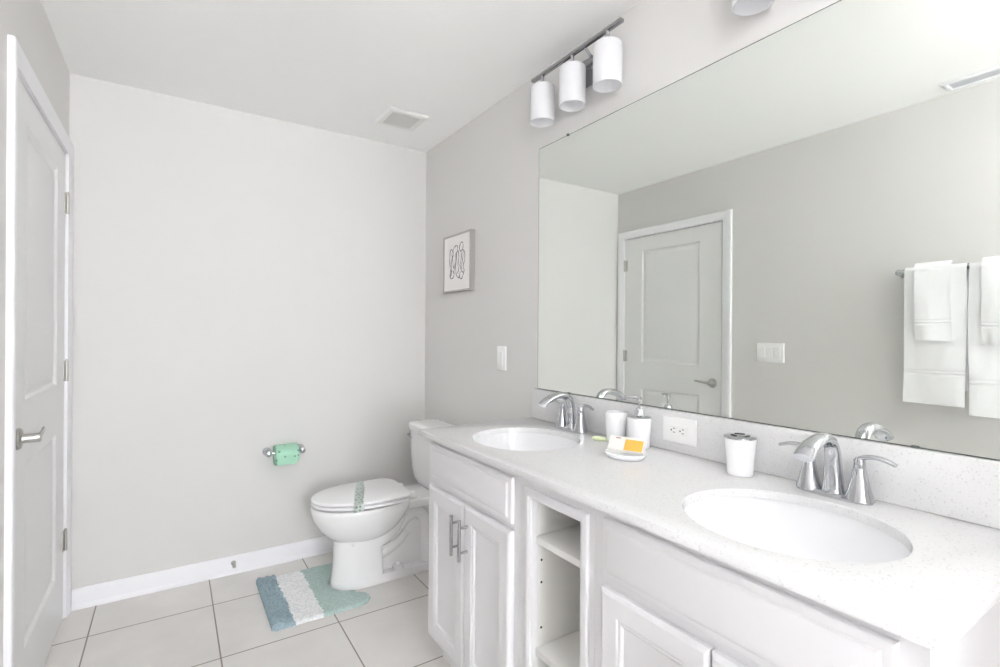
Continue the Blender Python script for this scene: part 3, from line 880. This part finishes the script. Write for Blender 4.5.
# skirt down to the backing
bnd = [e for e in bm.edges if len(e.link_faces) == 1]
r = bmesh.ops.extrude_edge_only(bm, edges=bnd)
for v in [g for g in r['geom'] if isinstance(g, bmesh.types.BMVert)]: v.co.z = 0.0008
bmesh.ops.delete(bm, geom=[v for v in bm.verts if not v.link_faces], context='VERTS')
rug = obj('contour_rug', bm, 'rug', org=(-0.79, TY, 0.0), smooth=80)
tag(rug, 'blue, white and green striped contour rug around the toilet base', 'rug')

# ------------------------------------------------------------------ toilet paper holder, roll, door stop
t = thing('paper_holder', 'chrome two-post toilet paper holder on the far wall', 'toilet paper holder', (-0.846, 0, 0.625))
for xx in (-0.932, -0.760):
    bm = B()
    lathe(bm, (xx, 0.001, 0.620), [(0.022, 0.0), (0.022, -0.006), (0.018, -0.010), (0.012, -0.016), (0.011, -0.050), (0.015, -0.056), (0.0165, -0.066), (0.015, -0.076), (0.008, -0.080), (0.0, -0.081)], 24, 'y')
    obj('post', bm, 'chrome', t, smooth=45)
bm = B(); lathe(bm, (-0.932, -0.066, 0.620), [(0.007, 0.012), (0.008, 0.016), (0.008, 0.156), (0.007, 0.160)], 18, 'x')
obj('roller', bm, 'chrome', t)
bm = B()
RZ = 0.609
n = 48
rings = []
for r_, h in ((0.020, 0.0), (0.049, -0.002), (0.0535, 0.001), (0.054, 0.006), (0.054, 0.108), (0.0535, 0.113), (0.049, 0.116), (0.020, 0.114)):
    ring = []
    for k in range(n):
        a = 2 * math.pi * k / n
        rr = r_ * (1 + (0.012 * math.sin(3 * a + h * 40) + 0.008 * math.sin(7 * a + 1.3) if r_ > 0.04 else 0))
        ring.append((-0.902 + h, -0.066 + rr * math.cos(a), RZ + rr * math.sin(a)))
    rings.append(ring)
loft(bm, rings, False, False)
# hanging tail sheet behind
add_box(bm, (-0.897, -0.066 - 0.0555, RZ - 0.045), (-0.797, -0.066 - 0.0530, RZ + 0.005))
roll = obj('toilet_paper_roll', bm, 'tp', org=(-0.846, -0.066, RZ), smooth=50)
tag(roll, 'mint green patterned toilet paper roll hanging on its chrome holder', 'toilet paper roll')
bm = B()
rings = [[(-0.902 + h, -0.066 + r_ * math.cos(2 * math.pi * k / 28), RZ + r_ * math.sin(2 * math.pi * k / 28)) for k in range(28)] for r_, h in ((0.0205, -0.001), (0.0205, 0.111), (0.019, 0.111), (0.019, -0.001), (0.0205, -0.001))]
loft(bm, rings, False, False)
obj('core', bm, 'core', roll)

ds = thing('door_stop', 'small metal spring door stop on the far baseboard', 'door stop', (-1.091, -0.013, 0.055))
bm = B()
lathe(bm, (-1.091, -0.0130, 0.056), [(0.012, 0.0), (0.012, -0.003), (0.007, -0.006)], 18, 'y')
hel = [(-1.091 + 0.0058 * math.cos(k * 0.7), -0.018 - 0.0007 * k * 0.7, 0.056 + 0.0058 * math.sin(k * 0.7)) for k in range(74)]
sweep(bm, hel, (0.0015, 0.0015), 6)
obj('spring', bm, 'nickel', ds)
bm = B(); lathe(bm, (-1.091, -0.053, 0.056), [(0.008, 0.0), (0.0085, -0.003), (0.0085, -0.012), (0.006, -0.015), (0.0, -0.0155)], 16, 'y')
obj('tip', bm, 'nickel', ds)

# ------------------------------------------------------------------ towel bar and towels (left wall, seen in the mirror)
BX, BZ = -W + 0.075, 1.590
t = thing('towel_bar', 'chrome towel bar on the left wall seen in the mirror', 'towel bar', (-W, -2.25, BZ))
for y in (-1.975, -2.535):
    bm = B(); lathe(bm, (-W - 0.0005, y, BZ), [(0.024, 0.0), (0.024, 0.007), (0.018, 0.012), (0.012, 0.018), (0.011, 0.055), (0.0145, 0.062), (0.016, 0.075), (0.014, 0.088), (0.0, 0.092)], 24, 'x')
    obj('post', bm, 'chrome', t, smooth=45)
bm = B(); lathe(bm, (BX, -2.535, BZ), [(0.0085, 0.012), (0.0085, 0.548)], 18, 'y')
obj('rod', bm, 'chrome', t)


def towel(y0, y1, zf, zb, r_in, th, label, seed, name='bath_towel', cat='towel', band=0.145):
    """a folded towel over the bar: profile up the back, over the bar, down the front (+x)"""
    nu = 22
    prof = []
    R = r_in + th / 2
    nb = 26
    for k in range(nb): prof.append((BX - R, zb + (BZ - zb) * k / nb, -1))
    for k in range(13):
        a = math.pi - math.pi * k / 12
        prof.append((BX + R * math.cos(a), BZ + R * math.sin(a), 0))
    nf = 150
    for k in range(1, nf + 1): prof.append((BX + R, BZ + (zf - BZ) * k / nf, k / nf))
    bm = B()
    outer, inner = [], []
    L = BZ - zf
    for j in range(nu + 1):
        u = j / nu
        y = y0 + (y1 - y0) * u
        edge = min(u, 1 - u) * (y1 - y0)
        er = math.sqrt(max(0.0, 1 - (1 - min(1, edge / (th * 0.6))) ** 2))   # rounded folded edges
        o_, i_ = [], []
        for k, (x, z, fr) in enumerate(prof):
            drop = max(0, (BZ - z) / L)
            wob = 0.006 * drop * math.sin(u * 5 + seed + z * 3) + 0.0045 * noise.noise((y * 18 + seed, z * 9, seed))
            yy = y + 0.004 * drop * math.sin(z * 7 + seed) + 0.003 * (u - 0.5) * math.sin(z * 11 + seed * 2)
            bz = 0.0
            if fr > 0:
                d = z - zf
                for c in (band, band + 0.014): bz -= 0.0040 * math.exp(-((d - c) / 0.0040) ** 2)
                bz += 0.0010 * math.exp(-((d - band - 0.007) / 0.005) ** 4)
            half = th / 2 * (0.15 + 0.85 * er)
            tail = 1.0
            if k == len(prof) - 1 or k == 0: tail = 0.6
            if abs(fr) == 0:
                a = math.atan2(z - BZ, x - BX); nx_, nz_ = math.cos(a), math.sin(a)
            else: nx_, nz_ = (1 if fr > 0 else -1), 0
            wobx = wob if fr > 0 else 0.0
            o_.append(bm.verts.new((x + nx_ * (half * tail + bz) + wobx, yy, z + nz_ * half)))
            i_.append(bm.verts.new((x - nx_ * half * tail + wobx, yy, z - nz_ * half)))
        outer.append(o_); inner.append(i_)
    m_ = len(prof)
    for j in range(nu):
        for k in range(m_ - 1):
            bm.faces.new((outer[j][k], outer[j + 1][k], outer[j + 1][k + 1], outer[j][k + 1]))
            bm.faces.new((inner[j][k], inner[j][k + 1], inner[j + 1][k + 1], inner[j + 1][k]))
        for k in (0, m_ - 1): bm.faces.new((outer[j][k], inner[j][k], inner[j + 1][k], outer[j + 1][k]))
    for j in (0, nu):
        for k in range(m_ - 1): bm.faces.new((outer[j][k], outer[j][k + 1], inner[j][k + 1], inner[j][k]))
    o = obj(name, bm, 'towel', org=(BX, (y0 + y1) / 2, BZ), smooth=70)
    tag(o, label, cat, 'white towels on the bar')

towel(-2.002, -2.236, 0.948, 1.02, 0.0095, 0.022, 'white bath towel on the bar end nearer the door', 1.0)
towel(-2.244, -2.474, 0.915, 1.00, 0.0095, 0.022, 'white bath towel on the bar end farther from the door', 4.2)
towel(-2.046, -2.184, 1.252, 1.30, 0.0330, 0.014, 'small white hand towel over the bath towel nearer the door', 2.3, 'hand_towel', 'towel', 0.082)
towel(-2.288, -2.424, 1.236, 1.29, 0.0330, 0.014, 'small white hand towel over the bath towel farther from the door', 7.9, 'hand_towel', 'towel', 0.082)

# ------------------------------------------------------------------ counter things
Z0 = ZC + 0.0004
def cup(prof_out, wall, n=40):
    inner = [(max(r - wall, 0.001), h) for r, h in reversed(prof_out) if h > wall]
    return prof_out + inner + [(0.0, wall + 0.001)]

bm = B(); lathe(bm, (-0.068, -1.742, Z0), cup([(0.0, 0.0), (0.030, 0.0), (0.0325, 0.002), (0.0355, 0.045), (0.0395, 0.103), (0.0385, 0.1045)], 0.003), 40, cap0=False, cap1=False)
bmesh.ops.remove_doubles(bm, verts=bm.verts, dist=1e-5)
o = obj('tumbler', bm, 'ceramic', org=(-0.068, -1.742, Z0), smooth=50)
tag(o, 'plain white tumbler standing between faucet and soap dispenser', 'cup')

sx, sy = -0.072, -1.850
t = thing('soap_dispenser', 'white soap dispenser with chrome pump beside the tumbler', 'soap dispenser', (sx, sy, Z0))
bm = B(); lathe(bm, (sx, sy, Z0), [(0.0, 0.0), (0.031, 0.0), (0.034, 0.003), (0.0365, 0.045), (0.0402, 0.098), (0.0395, 0.100), (0.0, 0.100)], 40, cap0=False, cap1=False); bmesh.ops.remove_doubles(bm, verts=bm.verts, dist=1e-5)
obj('bottle', bm, 'ceramic', t, smooth=50)
bm = B(); lathe(bm, (sx, sy, Z0), [(0.038, 0.1002), (0.0385, 0.103), (0.034, 0.105), (0.019, 0.107), (0.017, 0.109), (0.0155, 0.122), (0.011, 0.130), (0.006, 0.133), (0.0, 0.134)], 36)
obj('collar', bm, 'chrome', t, smooth=45)
bm = B(); lathe(bm, (sx, sy, Z0), [(0.0036, 0.128), (0.0036, 0.156), (0.0078, 0.157), (0.0084, 0.160), (0.0080, 0.168), (0.003, 0.170), (0.0, 0.1702)], 22)
sweep(bm, catmull([(sx, sy, Z0 + 0.163), (sx - 0.012, sy + 0.018, Z0 + 0.165), (sx - 0.020, sy + 0.036, Z0 + 0.1625), (sx - 0.0225, sy + 0.042, Z0 + 0.157)], 5), (0.0042, 0.0042), 12)
obj('pump', bm, 'chrome', t, smooth=45)

tx, ty = -0.088, -2.212
t = thing('toothbrush_holder', 'white tapered toothbrush holder with slotted chrome lid', 'toothbrush holder', (tx, ty, Z0))
bm = B(); lathe(bm, (tx, ty, Z0), [(0.0, 0.0), (0.0315, 0.0), (0.0335, 0.002), (0.0330, 0.012), (0.0355, 0.045), (0.0405, 0.096), (0.0400, 0.098), (0.0, 0.098)], 40, cap0=False, cap1=False); bmesh.ops.remove_doubles(bm, verts=bm.verts, dist=1e-5)
obj('cup', bm, 'ceramic', t, smooth=50)
bm = B(); lathe(bm, (tx, ty, Z0), [(0.0400, 0.0982), (0.0418, 0.0995), (0.0418, 0.1025), (0.038, 0.1045), (0.0, 0.1065)], 40)
ld = obj('holder_lid', bm, 'chrome', t, smooth=45)
bm = B()
for a in range(3):
    aa = a * 2.09 + 0.6
    c = Vector((tx + 0.019 * math.cos(aa), ty + 0.019 * math.sin(aa), 0))
    d = Vector((-math.sin(aa), math.cos(aa), 0))
    rings = [[tuple(c + d * (0.013 * math.cos(q * math.pi / 8)) + Vector((math.cos(aa), math.sin(aa), 0)) * (0.0055 * math.sin(q * math.pi / 8)) + Vector((0, 0, zz))) for q in range(16)] for zz in (Z0 + 0.1040, Z0 + 0.1068)]
    loft(bm, rings)
obj('slot', bm, 'slot', ld)

# soap dish with a boxed soap lying on it
dx, dy = -0.214, -1.923
ang = math.radians(22.4)
def rot(u, v, z): return (dx + u * math.cos(ang) - v * math.sin(ang), dy + u * math.sin(ang) + v * math.cos(ang), z)
bm = B()
def oval(a, b, z, n=40): return [rot(a * math.copysign(abs(math.cos(2 * math.pi * k / n)) ** 0.8, math.cos(2 * math.pi * k / n)), b * math.copysign(abs(math.sin(2 * math.pi * k / n)) ** 0.8, math.sin(2 * math.pi * k / n)), z) for k in range(n)]
loft(bm, [oval(0.038, 0.048, Z0), oval(0.042, 0.053, Z0 + 0.002), oval(0.050, 0.062, Z0 + 0.012), oval(0.0515, 0.0635, Z0 + 0.017), oval(0.0495, 0.0615, Z0 + 0.018), oval(0.043, 0.056, Z0 + 0.011), oval(0.034, 0.047, Z0 + 0.0075)])
o = obj('soap_dish', bm, 'ceramic', org=(dx, dy, Z0), smooth=50)
tag(o, 'shallow white oval soap dish in front of the dispenser', 'soap dish')
t = thing('soap_box', 'small white and orange soap box lying in the soap dish', 'soap box', (dx, dy, Z0 + 0.012))
def tilt_box(n0, n1, v0, v1, h0, h1, bev=0.0):
    """box standing in the dish: n towards the viewer's side of the dish, v along the dish, h up its leaning face"""
    b_ = box((n0, v0, h0), (n1, v1, h1), bev)
    lean = math.radians(38)
    for v in b_.verts:
        n_, h_ = v.co.x, v.co.z
        u = -0.012 - n_ * math.cos(lean) + h_ * math.sin(lean)
        w = n_ * math.sin(lean) + h_ * math.cos(lean)
        v.co = Vector(rot(u, v.co.y, Z0 + 0.0245 + w))
    return b_
bx = obj('carton', tilt_box(-0.020, 0.0, -0.055, 0.055, 0.0, 0.045, 0.0012), 'box', t)
obj('label', tilt_box(-0.0015, 0.0004, -0.052, 0.004, 0.001, 0.037), 'orange', t)
obj('printed_mark', tilt_box(-0.001, 0.0003, 0.020, 0.036, 0.037, 0.040), 'red_mark', t)

# wrapped guest soap lying flat behind
bm = B()
ca, sa = math.cos(math.radians(20)), math.sin(math.radians(20))
def rs(ring): return [(-0.098 + (p[0]) * ca - p[1] * sa, -1.697 + p[0] * sa + p[1] * ca, p[2]) for p in ring]
loft(bm, [rs(super_ring(0, 0, Z0 + z, hx, hy, 3.2, 36)) for z, hx, hy in ((0, 0.014, 0.026), (0.002, 0.017, 0.029), (0.006, 0.018, 0.030), (0.0095, 0.016, 0.027), (0.0105, 0.010, 0.02))])
o = obj('wrapped_soap', bm, 'soap_green', org=(-0.098, -1.697, Z0), smooth=50)
tag(o, 'small pale green wrapped soap lying beside the tumbler', 'soap')

# made-up bowl lamp, added around the fill light above the viewpoint, open at top
t = thing('added_bowl_lamp', 'made-up semi-flush white bowl lamp behind the viewpoint, added for fill light', 'ceiling light', (-0.82, -3.05, H))
bm = B(); lathe(bm, (-0.82, -3.05, H), [(0.06, -0.0005), (0.06, -0.015), (0.05, -0.022), (0.008, -0.024), (0.008, -0.27)], 32); obj('stem', bm, 'chrome', t)
bm = B(); lathe(bm, (-0.82, -3.05, H), [(0.0, -0.275), (0.06, -0.272), (0.12, -0.255), (0.16, -0.225), (0.162, -0.225), (0.122, -0.259), (0.06, -0.277), (0.0, -0.280)], 40, cap0=False, cap1=False); bmesh.ops.remove_doubles(bm, verts=bm.verts, dist=1e-5)
obj('bowl', bm, 'plastic', t, smooth=60)
